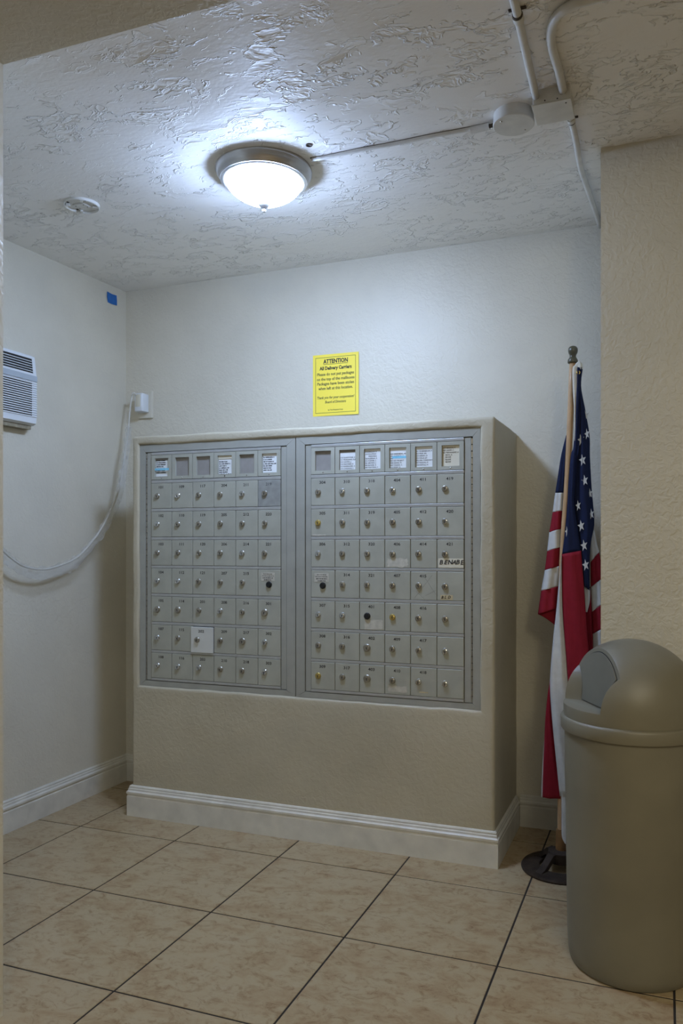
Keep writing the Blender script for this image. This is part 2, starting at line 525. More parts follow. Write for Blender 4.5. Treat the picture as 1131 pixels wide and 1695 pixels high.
# ------------------------------------------------------------------ mailbox banks
MY = 2.768                                 # face of the hinged panels
COLW = 0.1036; ROWP = 0.1210
ROWTOP = [1.431, 1.3095, 1.188, 1.068, 0.947, 0.826, 0.706]
DH = 0.107
dw = COLW - 0.0022
def door_mesh(m):
    bm = bmesh.new()
    box(bm, 0, dw, -0.004, 0.006, -DH, 0, bev=0.0012, seg=1)
    return mesh_of(bm, m, name='door')
DM = {'n': door_mesh(DOOR), 'l': door_mesh(DOOR_L), 'd': door_mesh(DOOR_D)}
def lock_mesh(m, big=1.0, slot=True):
    bm = bmesh.new()
    r = 0.0110 * big
    lathe(bm, [(r * 1.12, 0.0), (r * 1.12, -0.0016), (r, -0.003), (r * 0.94, -0.0062), (r * 0.72, -0.0072), (r * 0.70, -0.0066), (r * 0.45, -0.0066), (0, -0.0066)], n=20, axis='Y')
    if slot:
        box(bm, -0.0011, 0.0011, -0.0074, -0.0060, -0.0066, 0.0008, mi=1)
        lathe(bm, [(0.0021, -0.0060), (0.0021, -0.0074), (0, -0.0074)], c=(0, 0, 0.0008), n=10, axis='Y', mi=1)
    me = mesh_of(bm, [m, DARK], name='lock')
    auto_smooth(me, 40)
    return me
LM = {'n': lock_mesh(NICKEL), 'c': lock_mesh(CHROME), 'b': lock_mesh(BRASS), 'k': lock_mesh(BLACKLOCK, 1.08), 'g': lock_mesh(NICKEL, 1.22)}
NUM_L = [[101, 102, 103, 104, 105, 107, 108], [109, 110, 111, 112, 114, 115, 116], [117, 119, 120, 121, 201, 202, 203],
         [204, 205, 206, 207, 208, 209, 210], [211, 212, 214, 215, 216, 217, 218], [219, 220, 221, 'P', 301, 302, 303]]
NUM_R = [[304, 305, 306, 'P', 307, 308, 309], [310, 311, 312, 314, 315, 316, 317], [318, 319, 320, 321, 401, 402, 403],
         [404, 405, 406, 407, 408, 409, 410], [411, 412, 414, 415, 416, 417, 418], [419, 420, 421, None, None, None, None]]
LOCKK = {101: 'n', 102: 'c', 104: 'c', 105: 'g', 107: 'c', 108: 'c', 109: 'c', 112: 'c', 114: 'g', 116: 'c', 203: 'c', 208: 'c', 211: 'c', 214: 'c', 217: 'g',
         301: 'g', 302: 'c', 303: 'c', 305: 'b', 306: 'c', 307: 'c', 309: 'b', 310: 'c', 315: 'c', 401: 'k', 402: 'g', 403: 'g', 404: 'c', 407: 'n', 408: 'b', 418: 'c', 420: 'c', 'P': 'k'}
CARDS_L = [('w', 0.004, 7), None, None, ('f', 0.020, 7), None, ('w', 0.010, 7)]      # print too small to read
CARDS_R = [None, ('w', 0.024, ['310 GLADSTONE, A', '311 MORGANO, A,B', '312 CASTRO, J', '314 MARTINEZ, R', '315 RODRIGUEZ, A', '316 CARDENAS, L', '317 VEGA, A']),
           ('w', 0.006, ['318 ENGLISH, R', '319 KAUFMAN', '       FRIEDMAN', '320 KLEIMAN, R', '321 PORTER, S', '401 BROWN, J', '402 BOWER, R', '403 FONTANA, F']),
           ('w', 0.018, ['404 GREENBERG, MJ', '405 HOFFMAN, S', '406 ', '407 KEY PROJECT', '408 DENISE, M', '409 TABARA, C', '410 PERRY, R']),
           ('w', 0.012, ['411 ROSENBAUM, R', '412 PINE, RN', '414 HENRY, D', '415 VALLE, JO', '416 DEL CONDORO', '417 NASON, M', '418 NAPOLI, M']),
           ('y', 0.004, ['419 HENSON, R', '420 LAZAR, C', '421 FERNANDEZ, A', '     BLDG. A', '     BLANK', '     BLANK', '     BLANK'])]

def bank(name, label, fx0, fx1, px0, px1, c0, nums, cards, hinge_left):
    t = thing(name, label, 'mailboxes', ((fx0 + fx1) / 2, MY + 0.03, OZ0), None)
    fz0, fz1, pz0, pz1 = OZ0, OZ1, 0.585, 1.5665
    yf = MY - 0.003; yr = MY + 0.03
    g = 0.0004
    for nm, loop in (('frame_top', [(fx0, fz1), (fx1, fz1), (px1, pz1), (px0, pz1)]), ('frame_bottom', [(fx0, fz0), (fx1, fz0), (px1, pz0), (px0, pz0)]),
                     ('frame_side', [(fx0, fz0), (fx0, fz1), (px0, pz1), (px0, pz0)]), ('frame_side', [(fx1, fz0), (fx1, fz1), (px1, pz1), (px1, pz0)])):
        cxm = sum(p[0] for p in loop) / 4; czm = sum(p[1] for p in loop) / 4
        # tiny inset opens the mitre joints
        pts = [(x + (g if x < cxm else -g), yf, z + (g if z < czm else -g)) for x, z in loop]
        bm = bmesh.new(); prism(bm, pts, (0, yr - yf, 0))
        obj(nm, bm, ALU, t)
    bm = bmesh.new(); box(bm, px0, px1, MY + 0.012, MY + 0.03, pz0, pz1)
    obj('recess_back', bm, DARK, t)
    # stiles at both sides of the hinged panel
    e = 0.0022
    bm = bmesh.new(); box(bm, px0 + e + (0.004 if hinge_left else 0), c0 - 0.001, MY, MY + 0.014, pz0 + e, pz1 - e, bev=0.001, seg=1)
    obj('stile', bm, ALU, t)
    c1 = c0 + 6 * COLW
    bm = bmesh.new(); box(bm, c1 + 0.001, px1 - e - (0 if hinge_left else 0.004), MY, MY + 0.014, pz0 + e, pz1 - e, bev=0.001, seg=1)
    obj('stile', bm, ALU, t)
    # piano hinge : knuckles
    hx = px0 + 0.0035 if hinge_left else px1 - 0.0035
    bm = bmesh.new()
    nk = 40; kl = (pz1 - pz0 - 0.006) / nk
    for k in range(nk):
        lathe(bm, [(0, 0.0), (0.0026, 0.0), (0.0026, kl * 0.86), (0, kl * 0.86)], c=(hx, MY + 0.001, pz0 + 0.003 + k * kl), n=8)
    obj('piano_hinge', bm, NICKEL, t, auto=40)
    # rails between the rows
    zs = [(1.5530, pz1 - e), (1.431 + 0.001, 1.446 - 0.001)] + [(ROWTOP[k + 1] + 0.001, ROWTOP[k] - DH - 0.001) for k in range(6)] + [(pz0 + e, ROWTOP[6] - DH - 0.001)]
    for z0, z1 in zs:
        bm = bmesh.new(); box(bm, c0 + 0.0005, c1 - 0.0005, MY - 0.0035, MY + 0.012, z0, z1, bev=0.0015, seg=2)
        obj('rail', bm, ALU2, t)
    # directory windows
    for ci, card in enumerate(cards):
        x = c0 + ci * COLW + 0.0011
        x1 = x + dw; zt, zb = 1.552, 1.447
        wx0, wx1, wz0, wz1 = x + 0.017, x1 - 0.0165, 1.4605, 1.5385
        bm = bmesh.new()
        O = [(x, zb), (x1, zb), (x1, zt), (x, zt)]; I = [(wx0, wz0), (wx1, wz0), (wx1, wz1), (wx0, wz1)]
        yo = MY - 0.004
        vo = [bm.verts.new((a_, yo, b_)) for a_, b_ in O]; vi = [bm.verts.new((a_, yo, b_)) for a_, b_ in I]
        vo2 = [bm.verts.new((a_, MY + 0.008, b_)) for a_, b_ in O]; vi2 = [bm.verts.new((a_, MY + 0.008, b_)) for a_, b_ in I]
        for i in range(4):
            j = (i + 1) % 4
            bm.faces.new((vo[i], vo[j], vi[j], vi[i])); bm.faces.new((vi[i], vi[j], vi2[j], vi2[i]))
            bm.faces.new((vo[j], vo[i], vo2[i], vo2[j])); bm.faces.new((vo2[j], vo2[i], vi2[i], vi2[j]))
        fr = obj('directory_window', bm, DOOR, t)
        bm = bmesh.new(); box(bm, wx0 - 0.002, wx1 + 0.002, MY + 0.0045, MY + 0.006, wz0 - 0.002, wz1 + 0.002)
        obj('backing_plate', bm, BACKING, fr)
        if card:
            kind, drop, lines = card
            bm = bmesh.new()
            box(bm, wx0 + 0.0015, wx1 - 0.0012, MY + 0.0028, MY + 0.0038, wz0 + 0.001, wz1 - (0.010 if kind == 'w' and ci in (0, 1) else 0.0))
            if kind == 'f':
                box(bm, wx0 + 0.001, wx1 - 0.001, MY + 0.0008, MY + 0.0026, wz1 - 0.014, wz1 - 0.001, mi=3)
            if (nums is NUM_L and ci == 0):
                box(bm, wx0 + 0.001, wx1 + 0.004, MY - 0.0048, MY - 0.0041, wz0 + 0.026, wz0 + 0.035, mi=2)
            if (nums is NUM_R and ci == 3):
                box(bm, wx0 + 0.010, wx1 - 0.002, MY + 0.0022, MY + 0.0027, wz0 + 0.037, wz0 + 0.046, mi=2)
            pitch = 0.0086
            if isinstance(lines, int):
                for li in range(lines):
                    xx = wx0 + 0.004; xe = wx0 + 0.004 + random.uniform(0.034, 0.056)
                    zz = wz1 - drop - 0.008 - li * pitch
                    while xx < xe:
                        sg = random.uniform(0.0018, 0.0042)
                        box(bm, xx, xx + sg, MY + 0.0023, MY + 0.0029, zz, zz + random.uniform(0.0036, 0.0052), mi=1)
                        xx += sg + random.choice((0.0008, 0.0008, 0.0026))
                lines = []
            for li, s_ in enumerate(lines):
                text_bm(bm, s_, 0.0076, wx0 + 0.003, MY + 0.0026, wz1 - drop - 0.008 - li * pitch, bold=0.0, align='LEFT', mi=1, sx=0.92)
            obj('name_card', bm, [CARDY if kind == 'y' else CARD, INK, HILITE, CARDY], fr)
        bm = bmesh.new(); lathe(bm, [(0.0028, 0), (0.0026, -0.0012), (0.0012, -0.002), (0, -0.002)], n=10, axis='Y')
        obj('screw', bm, BLACKLOCK if ci == 3 and nums is NUM_L else CHROME, fr, ((wx0 + wx1) / 2, yo, 1.4535), smooth=True)
    # doors
    for ci, colm in enumerate(nums):
        for ri, n in enumerate(colm):
            x = c0 + ci * COLW + 0.0011; z = ROWTOP[ri]
            kind = 'd' if n == 219 else ('l' if n == 202 else 'n')
            y = MY
            if n == 202: x, y, z = x - 0.006, MY - 0.0055, z - 0.002
            d = inst('mailbox_door', DM[kind], t, (x, y, z))
            if n == 202:
                d.scale = (1.05, 1.0, 1.0); d['label'] = 'paler replacement door standing proud of the others'
            yd = y - 0.004
            lx, lz = (x + 0.030, z - 0.054)
            if n == 'P': lx, lz = x + dw / 2, z - 0.061
            lk = LOCKK.get(n, 'n')
            if n is None: lk = 'c' if ri == 5 else ('n' if ri < 6 else 'c')
            jx, jz = random.uniform(-0.0008, 0.0008), random.uniform(-0.0008, 0.0008)
            L_ = inst('lock', LM[lk], d, (lx + jx, yd, lz + jz))
            L_.rotation_euler = (0, random.uniform(-0.25, 0.25), 0)
            if lk == 'b': L_['label'] = 'yellow brass lock'
            if lk == 'k': L_['label'] = 'black lock'
            if isinstance(n, int):
                bm = bmesh.new()
                text_bm(bm, str(n), 0.0158, x + 0.0485, yd - 0.0001, z - 0.0222, bold=0.00025, sx=1.15)
                obj('door_number', bm, INKF if n in (219, 318) else INK, d)
            if n == 'P':
                bm = bmesh.new()
                box(bm, x + 0.014, x + 0.076, yd - 0.0009, yd, z - 0.046, z - 0.012)
                for k, (ww, hh) in enumerate(((0.040, 0.0022), (0.052, 0.0022), (0.046, 0.0034), (0.034, 0.0034))):
                    zz = z - 0.0165 - k * 0.0078; kx = x + 0.045 - ww / 2
                    while kx < x + 0.045 + ww / 2 - 0.002:
                        seg = random.uniform(0.003, 0.009)
                        box(bm, kx, min(kx + seg, x + 0.045 + ww / 2), yd - 0.0012, yd - 0.0008, zz - hh, zz, mi=1)
                        kx += seg + 0.0022
                obj('notice_plate', bm, [RESID, INK], d)
            def resid(name, x0, x1, z0, z1, m, ragged=0.003, seed=1):
                rr = random.Random(seed)
                pts = []
                for k in range(9): pts.append((x0 + (x1 - x0) * k / 8, z0 + rr.uniform(-1, 1) * ragged))
                for k in range(5): pts.append((x1 + rr.uniform(-1, 1) * ragged, z0 + (z1 - z0) * (k + 0.5) / 5))
                for k in range(9): pts.append((x1 - (x1 - x0) * k / 8, z1 + rr.uniform(-1, 1) * ragged))
                for k in range(5): pts.append((x0 + rr.uniform(-1, 1) * ragged, z1 - (z1 - z0) * (k + 0.5) / 5))
                bm = bmesh.new(); prism(bm, [(x + a_, yd - 0.0004, z + b_) for a_, b_ in pts], (0, 0.0004, 0))
                return obj(name, bm, m, d)
            if n == 406: resid('tape_residue', 0.010, 0.090, -0.103, -0.072, RESID, 0.004, 3)
            if n == 401: resid('tape_residue', 0.020, 0.096, -0.104, -0.068, RESID, 0.002, 4)
            if n == 410: resid('tape_residue', 0.014, 0.088, -0.098, -0.074, RESID, 0.002, 5)
            if n == 305: resid('tape_residue', 0.006, 0.062, -0.1055, -0.100, RESID, 0.001, 6)
            if n == 418: resid('tape_residue', 0.034, 0.068, -0.094, -0.089, MASKT, 0.001, 8)
            if n == 421:
                resid('paper_strip', 0.004, 0.1005, -0.1045, -0.070, CARDY, 0.0006, 9)
                bm = bmesh.new()
                xs = x + 0.008
                for k, ch in enumerate('BENABE'):
                    text_bm(bm, ch, 0.0225, xs, yd - 0.0008, z - 0.0925 + (0.0, 0.0015, 0.0005, 0.002, 0.001, -0.0005)[k], bold=0.0006, shear=0.25, align='LEFT', sx=1.05, rot=(0.05, -0.08, 0.06, -0.12, 0.08, 0.1)[k])
                    xs += (0.0175, 0.0145, 0.0165, 0.0155, 0.0165, 0.015)[k]
                obj('handwriting', bm, INK, d)
            if n is None and ri == 3:
                resid('label_tape', 0.012, 0.060, -0.104, -0.086, MASKT, 0.0008, 10)
                bm = bmesh.new()
                for k, ch in enumerate('BLD'):
                    text_bm(bm, ch, 0.0145, x + 0.015 + k * 0.0125, yd - 0.0008, z - 0.1 + k * 0.0005, bold=0.0003, shear=0.3, align='LEFT')
                obj('handwriting', bm, INK, d)
            if n == 415:
                bm = bmesh.new()
                for (xa, za, xb, zb) in ((0.05, -0.015, 0.098, -0.085), (0.085, -0.012, 0.015, -0.100), (0.058, -0.09, 0.098, -0.070), (0.02, -0.075, 0.055, -0.104)):
                    tube(bm, [(x + xa, yd, z + za), (x + xb, yd, z + zb)], 0.0003, n=5)
                obj('scratch', bm, INKF, d)
    return t
bank('mailbox_bank', 'grey metal bank of mailboxes numbered 101 to 303, hinged at its left side', OX0, -1.3775, -2.0945, -1.4165, -2.0645, NUM_L, CARDS_L, True)
bank('mailbox_bank', 'grey metal bank of mailboxes numbered 304 to 421, hinged at its right side', -1.3745, OX1, -1.3355, -0.6545, -1.3085, NUM_R, CARDS_R, False)

# ------------------------------------------------------------------ yellow notice
nx0, nx1, nz0, nz1 = -1.497, -1.273, 1.752, 2.030
nxc = (nx0 + nx1) / 2
ny = yb(nxc) - 0.003
nt_ = thing('paper_notice', 'yellow paper notice with black lettering taped to the wall above the mailboxes', 'notice', (nxc, ny, nz0))
bm = bmesh.new(); box(bm, nx0, nx1, ny, ny + 0.0012, nz0, nz1)
obj('sheet', bm, YELLOW, nt_)
bm = bmesh.new()
bx0, bx1, bz0, bz1 = nx0 + 0.013, nx1 - 0.014, nz0 + 0.013, nz1 - 0.013
lw = 0.0016
for a_ in ((bx0, bx1, bz0, bz0 + lw), (bx0, bx1, bz1 - lw, bz1), (bx0, bx0 + lw, bz0, bz1), (bx1 - lw, bx1, bz0, bz1)):
    box(bm, a_[0], a_[1], ny - 0.0004, ny, a_[2], a_[3])
obj('border_line', bm, INK, nt_)
LINES = [('ATTENTION', 0.0262, 0.0009, 0, 0.2375, 0.120), ('All Delivery Carriers', 0.0215, 0.0007, 0, 0.2085, 0.157), ('Please do not put packages', 0.0185, 0.0002, 0, 0.1825, 0.180),
         ('on the top of the mailboxes', 0.0185, 0.0002, 0, 0.1605, 0.184), ('Packages have been stolen', 0.0185, 0.0002, 0, 0.1395, 0.180), ('when left at this location.', 0.0185, 0.0002, 0, 0.1185, 0.168),
         ('Thank you for your cooperation!', 0.0165, 0.0001, 0.25, 0.0775, 0.182), ('Board of Directors', 0.0165, 0.0001, 0.25, 0.0570, 0.102), ('By: Tides Management Group', 0.0075, 0.0, 0, 0.0235, 0.072)]
for s_, sz, bd, sh, zz, width in LINES:
    bm = bmesh.new()
    text_bm(bm, s_, sz, 0, 0, 0, bold=bd, shear=sh)
    w0 = min(v.co.x for v in bm.verts); w1 = max(v.co.x for v in bm.verts)
    k = width / (w1 - w0)
    for v in bm.verts:
        v.co = Vector(((v.co.x - (w0 + w1) / 2) * k + nxc, v.co.y + ny - 0.0004, v.co.z + nz0 + zz))
    if s_ == 'ATTENTION':
        box(bm, nxc - 0.06, nxc + 0.06, ny - 0.0006, ny - 0.0001, nz0 + zz - 0.0055, nz0 + zz - 0.0038)
    obj('printed_line', bm, INK, nt_)

# ------------------------------------------------------------------ ceiling lamp
lx, ly = -1.254, 2.283
lz = zc(lx, ly)
lamp = thing('ceiling_lamp', 'lit flush ceiling lamp with frosted bowl and brushed nickel rim', 'lamp', (lx, ly, lz))
bm = bmesh.new()
lathe(bm, [(0.145, 0.004), (0.158, 0.002), (0.1605, -0.004), (0.1605, -0.010), (0.157, -0.014), (0.156, -0.020), (0.149, -0.032), (0.146, -0.034), (0.144, -0.040), (0.141, -0.040), (0.138, -0.043), (0.132, -0.044), (0.128, -0.042), (0.125, -0.02), (0.125, 0.004)], c=(lx, ly, lz), n=72)
obj('rim', bm, STEEL, lamp, auto=60)
bm = bmesh.new()
prof = [(p.x, p.y) for p in catmull([(0.1285, -0.040, 0), (0.126, -0.049, 0), (0.116, -0.064, 0), (0.098, -0.080, 0), (0.075, -0.094, 0), (0.048, -0.106, 0), (0.020, -0.113, 0), (0.0, -0.1145, 0)], 3)]
prof[-1] = (0.0, prof[-1][1])
prof.insert(0, (0.0, -0.0395))
lathe(bm, prof, c=(lx, ly, lz), n=64)
obj('glass_bowl', bm, GLOW, lamp, smooth=True)
bm = bmesh.new()
lathe(bm, [(0, -0.113), (0.018, -0.115), (0.0185, -0.118), (0.014, -0.124), (0.007, -0.129), (0.005, -0.132), (0.0072, -0.136), (0.006, -0.141), (0, -0.1425)], c=(lx, ly, lz), n=24)
obj('finial', bm, STEEL, lamp, auto=50)

# ------------------------------------------------------------------ smoke detector base
dx, dy = -1.993, 2.262
dz = zc(dx, dy)
det = thing('detector_base', 'bare white smoke detector mounting plate on the textured ceiling', 'mounting plate', (dx, dy, dz))
bm = bmesh.new()
lathe(bm, [(0.062, 0.004), (0.062, -0.008), (0.0595, -0.010), (0.057, -0.008), (0.056, -0.003), (0.0, -0.003)], c=(dx, dy, dz), n=48)
obj('ring', bm, PAINTED, det, auto=40)
bm = bmesh.new(); box(bm, dx - 0.026, dx + 0.026, dy - 0.019, dy + 0.019, dz - 0.009, dz - 0.001, bev=0.002)
obj('bracket', bm, PAINTED, det)
for sx_ in (-1, 1):
    for sy_ in (-1, 1):
        bm = bmesh.new(); lathe(bm, [(0.0022, -0.009), (0.0022, -0.0096), (0, -0.0096)], c=(dx + sx_ * 0.017, dy + sy_ * 0.010, dz), n=10)
        obj('screw_hole', bm, DARK, det)
for a in (0.5, 2.3, 3.7, 5.4):
    bm = bmesh.new(); box(bm, -0.008, 0.008, -0.005, 0.005, -0.009, 0.0, bev=0.001)
    o = obj('clip', bm, PAINTED, det, (dx + 0.047 * math.cos(a), dy + 0.047 * math.sin(a), dz - 0.002)); o.rotation_euler = (0, 0, a)
    bm = bmesh.new(); box(bm, -0.004, 0.004, -0.004, 0.004, -0.0014, 0.0)
    o = obj('slot', bm, DARK, det, (dx + 0.047 * math.cos(a + 0.3), dy + 0.047 * math.sin(a + 0.3), dz - 0.003))

# ------------------------------------------------------------------ anchor hole left in the ceiling
hx, hy = -1.043, 2.189
hz = zc(hx, hy)
bm = bmesh.new(); lathe(bm, [(0.0, 0.002), (0.010, 0.002), (0.0105, -0.002), (0.008, -0.0025), (0.0068, -0.0005), (0.0, -0.0005)], c=(hx, hy, hz), n=18)
tag(obj('ceiling_anchor', bm, RUST_SHADE, smooth=True), 'small dark anchor hole in the ceiling beside the lamp', 'anchor')

# ------------------------------------------------------------------ wiring on the ceiling
def cp(x, y, off): return (x, y, zc(x, y) - off)
race = thing('wire_raceway', 'thin painted wire raceway running along the ceiling from lamp to round box', 'raceway', cp(-1.065, 2.271, 0.004))
bm = bmesh.new()
pts = [cp(-1.070 + 0.555 * k / 14, 2.271 + 0.008 * k / 14 + 0.0012 * math.sin(k * 1.1), 0.0035) for k in range(15)]
tube(bm, pts, 0.0075, n=8)
obj('channel', bm, PAINTED, race, smooth=True)
bm = bmesh.new(); tube(bm, [cp(-1.075 + 0.56 * k / 14, 2.2655 + 0.008 * k / 14 + 0.0012 * math.sin(k * 1.1), 0.001) for k in range(15)], 0.0020, n=6)
obj('shadow_line', bm, RUST_SHADE, race)  # dark tube stands in for the thin shadow along the channel
bm = bmesh.new(); tube(bm, [cp(-0.545, 2.279, 0.009), cp(-0.505, 2.277, 0.010), cp(-0.487, 2.274, 0.010)], 0.0105, n=12)
obj('end_connector', bm, PAINTED, race, auto=40)
bm = bmesh.new(); tube(bm, [cp(-0.490, 2.274, 0.011), cp(-0.462, 2.268, 0.013)], 0.006, n=8)
obj('bare_wire', bm, RUST_SHADE, race)

rb = thing('round_box', 'round white painted ceiling box beside the square junction box', 'electrical box', cp(-0.410, 2.250, 0))
bm = bmesh.new(); lathe(bm, [(0.058, 0.006), (0.059, -0.030), (0.0, -0.030)], c=cp(-0.410, 2.250, 0), n=48)
obj('body', bm, PAINTED, rb, auto=40)
bm = bmesh.new(); lathe(bm, [(0.0605, -0.0295), (0.0605, -0.0345), (0.059, -0.036), (0.0, -0.036)], c=cp(-0.410, 2.250, 0), n=48)
obj('cover', bm, PAINTED, rb, auto=40)
for a in (0.9, 4.0):
    bm = bmesh.new(); lathe(bm, [(0.0035, -0.036), (0.003, -0.0375), (0, -0.0378)], c=cp(-0.410 + 0.045 * math.cos(a), 2.25 + 0.045 * math.sin(a), 0), n=10)
    obj('screw', bm, CHROME, rb, smooth=True)

jb = thing('junction_box', 'square white painted junction box on the ceiling joining three conduits', 'electrical box', cp(-0.289, 2.206, 0))
jz = zc(-0.289, 2.206)
bm = bmesh.new(); box(bm, -0.340, -0.238, 2.156, 2.256, jz - 0.041, jz + 0.006, bev=0.002)
obj('body', bm, PAINTED, jb)
bm = bmesh.new(); box(bm, -0.343, -0.235, 2.153, 2.259, jz - 0.0455, jz - 0.0425, bev=0.0012)
obj('cover', bm, PAINTED, jb)
bm = bmesh.new(); lathe(bm, [(0.011, 0), (0.011, -0.0012), (0, -0.0012)], n=20, axis='Y')
obj('knockout', bm, PAINTED, jb, (-0.291, 2.156, jz - 0.018))
for px, pz in ((-0.306, -0.035), (-0.272, -0.036)):
    bm = bmesh.new(); lathe(bm, [(0.002, 0), (0.002, -0.0008), (0, -0.0008)], n=8, axis='Y')
    obj('screw_hole', bm, DARK, jb, (px, 2.156, jz + pz))
bm = bmesh.new(); lathe(bm, [(0.0022, 0), (0.0022, -0.0008), (0, -0.0008)], n=8)
obj('cover_screw', bm, DARK, jb, (-0.250, 2.168, jz - 0.0455))

def conduit(label, pts, r, couplings, k=5):
    t = thing('conduit', label, 'conduit', pts[0], 'painted conduits leaving the ceiling junction box')
    bm = bmesh.new(); tube(bm, catmull(pts, k), r, n=14)
    obj('pipe', bm, PAINTED, t, smooth=True)
    for (c, d) in couplings:
        c = Vector(c); d = Vector(d).normalized()
        bm = bmesh.new(); tube(bm, [c - d * 0.020, c - d * 0.003], r * 1.28, n=14)
        obj('coupling', bm, PAINTED, t, auto=40)
        bm = bmesh.new(); tube(bm, [c - d * 0.004, c + d * 0.004], r * 1.14, n=14)
        obj('rusty_gap', bm, RUST_SHADE, t, auto=40)
        bm = bmesh.new(); box(bm, -r * 2.0, r * 2.0, -0.004, 0.004, 0.0, 0.004, bev=0.001)
        obj('strap', bm, RUST_SHADE, t, c + Vector((0, 0, 0.010)) + d * 0.002)
    return t
conduit('straight white painted conduit running forward from the junction box left side', [cp(-0.331, 2.158, 0.016), cp(-0.326, 2.0, 0.014), cp(-0.319, 1.80, 0.014), cp(-0.315, 1.60, 0.014), cp(-0.311, 1.39, 0.014)], 0.0105, [(cp(-0.319, 1.80, 0.014), (0.02, -1, 0))], 3)
conduit('white painted conduit bending sharply to the right in front of the junction box', [cp(-0.257, 2.158, 0.016), cp(-0.257, 2.06, 0.014), cp(-0.260, 1.955, 0.014), cp(-0.253, 1.885, 0.014), cp(-0.232, 1.840, 0.014), cp(-0.197, 1.816, 0.014), cp(-0.145, 1.810, 0.014), cp(0.1, 1.815, 0.014), cp(0.7, 1.825, 0.014)], 0.0115, [])
conduit('white painted conduit running from the junction box to the back wall corner', [cp(-0.254, 2.256, 0.016), cp(-0.253, 2.33, 0.014), cp(-0.253, 2.45, 0.013), cp(-0.257, 2.60, 0.013), cp(-0.256, 2.70, 0.013), cp(-0.245, 2.934, 0.013), cp(-0.234, 3.20, 0.013)], 0.0095, [(cp(-0.253, 2.335, 0.014), (0, 1, 0))])

# ------------------------------------------------------------------ blue tape on the left wall
bm = bmesh.new()
tp = [(-2.508, 3.020, 2.386), (-2.507, 3.052, 2.383), (-2.507, 3.086, 2.386), (-2.508, 3.090, 2.362), (-2.507, 3.089, 2.338), (-2.507, 3.05, 2.334), (-2.508, 3.024, 2.336), (-2.506, 3.017, 2.36)]
prism(bm, tp, (-0.001, 0, 0))
tag(obj('masking_tape', bm, BLUE_TAPE), 'small patch of blue masking tape on the wall below the ceiling corner', 'tape')

# ------------------------------------------------------------------ window air conditioner in the left wall
ac = thing('air_conditioner', 'white through-wall air conditioner with slatted grille, on the left wall', 'air conditioner', (-2.51, 2.15, 1.66))
ya, yz = 1.85, 2.519
bm = bmesh.new()
prism(bm, [(-2.515, ya, 1.664), (-2.470, ya, 1.664), (-2.455, ya, 1.672), (-2.4525, ya, 1.70), (-2.4525, ya, 1.845), (-2.466, ya, 1.948), (-2.475, ya, 1.956), (-2.515, ya, 1.956)], (0, yz - ya, 0))
obj('housing', bm, WHITEP, ac)
bm = bmesh.new(); box(bm, -2.4545, -2.4515, ya + 0.03, yz - 0.026, 1.700, 1.842)
obj('dark_grille_back', bm, DARK, ac)
bm = bmesh.new(); box(bm, -2.4530, -2.4488, ya, yz + 0.0005, 1.8455, 1.8690, bev=0.001)
obj('control_band', bm, GREYP, ac)
for k in range(16):
    z = 1.8385 - k * 0.00925
    bm = bmesh.new(); box(bm, -2.4530, -2.4493, ya + 0.005, yz, z - 0.0023, z + 0.0023, bev=0.0007, seg=1)
    obj('grille_slat', bm, WHITEP, ac)
# outlet louvre leaning back above the band
def ly_(z): return -2.4525 + (z - 1.845) / 0.103 * -0.0135
bm = bmesh.new()
prism(bm, [(ly_(1.879) + 0.0008, ya + 0.02, 1.879), (ly_(1.940) + 0.0008, ya + 0.02, 1.940), (ly_(1.940) - 0.003, ya + 0.02, 1.940), (ly_(1.879) - 0.003, ya + 0.02, 1.879)], (0, yz - ya - 0.036, 0))
obj('dark_outlet', bm, DARK, ac)
for k in range(5):
    z = 1.887 + k * 0.0105
    bm = bmesh.new(); box(bm, ly_(z) - 0.001, ly_(z) + 0.0035, ya + 0.02, yz - 0.016, z - 0.0012, z + 0.0012)
    obj('outlet_louvre', bm, WHITEP, ac)
for z0, z1 in ((1.869, 1.879), (1.940, 1.951)):
    bm = bmesh.new(); box(bm, ly_((z0 + z1) / 2) - 0.004, ly_((z0 + z1) / 2) + 0.003, ya, yz, z0, z1, bev=0.001, seg=1)
    obj('outlet_frame', bm, WHITEP, ac)
bm = bmesh.new()
prism(bm, [(ly_(1.87) + 0.003, yz - 0.016, 1.87), (ly_(1.95) + 0.003, yz - 0.016, 1.95), (ly_(1.95) - 0.004, yz - 0.016, 1.95), (ly_(1.87) - 0.004, yz - 0.016, 1.87)], (0, 0.016, 0))
obj('outlet_frame', bm, WHITEP, ac)
bm = bmesh.new(); box(bm, -2.512, -2.474, ya, yz - 0.008, 1.648, 1.665, bev=0.001)
obj('wall_sleeve', bm, plain('sleeve_mottled_beige', (0.30, 0.26, 0.18), 0.7, var=0.3, vscale=40), ac)  # sleeve in a mottled beige, darker than the housing

# ------------------------------------------------------------------ plug, cord and plastic sleeve
outlet = thing('wall_outlet', 'painted outlet plate on the back wall near the left corner', 'outlet', (-2.39, 3.165, 1.795))
bm = bmesh.new(); box(bm, -2.434, -2.350, 3.151, 3.166, 1.790, 1.924, bev=0.003)
obj('plate', bm, WALL, outlet)
path = catmull([(-2.452, 2.10, 1.33), (-2.45, 2.23, 1.222), (-2.45, 2.328, 1.154), (-2.45, 2.388, 1.112), (-2.45, 2.45, 1.080), (-2.45, 2.547, 1.064), (-2.45, 2.651, 1.079), (-2.448, 2.761, 1.119),
                (-2.42, 2.862, 1.229), (-2.40, 2.941, 1.37), (-2.40, 2.983, 1.472), (-2.405, 3.018, 1.60), (-2.413, 3.050, 1.70), (-2.420, 3.072, 1.80), (-2.416, 3.080, 1.87), (-2.408, 3.083, 1.902), (-2.398, 3.095, 1.895)], 6)
bm = bmesh.new(); tube(bm, path, 0.0042, n=10)
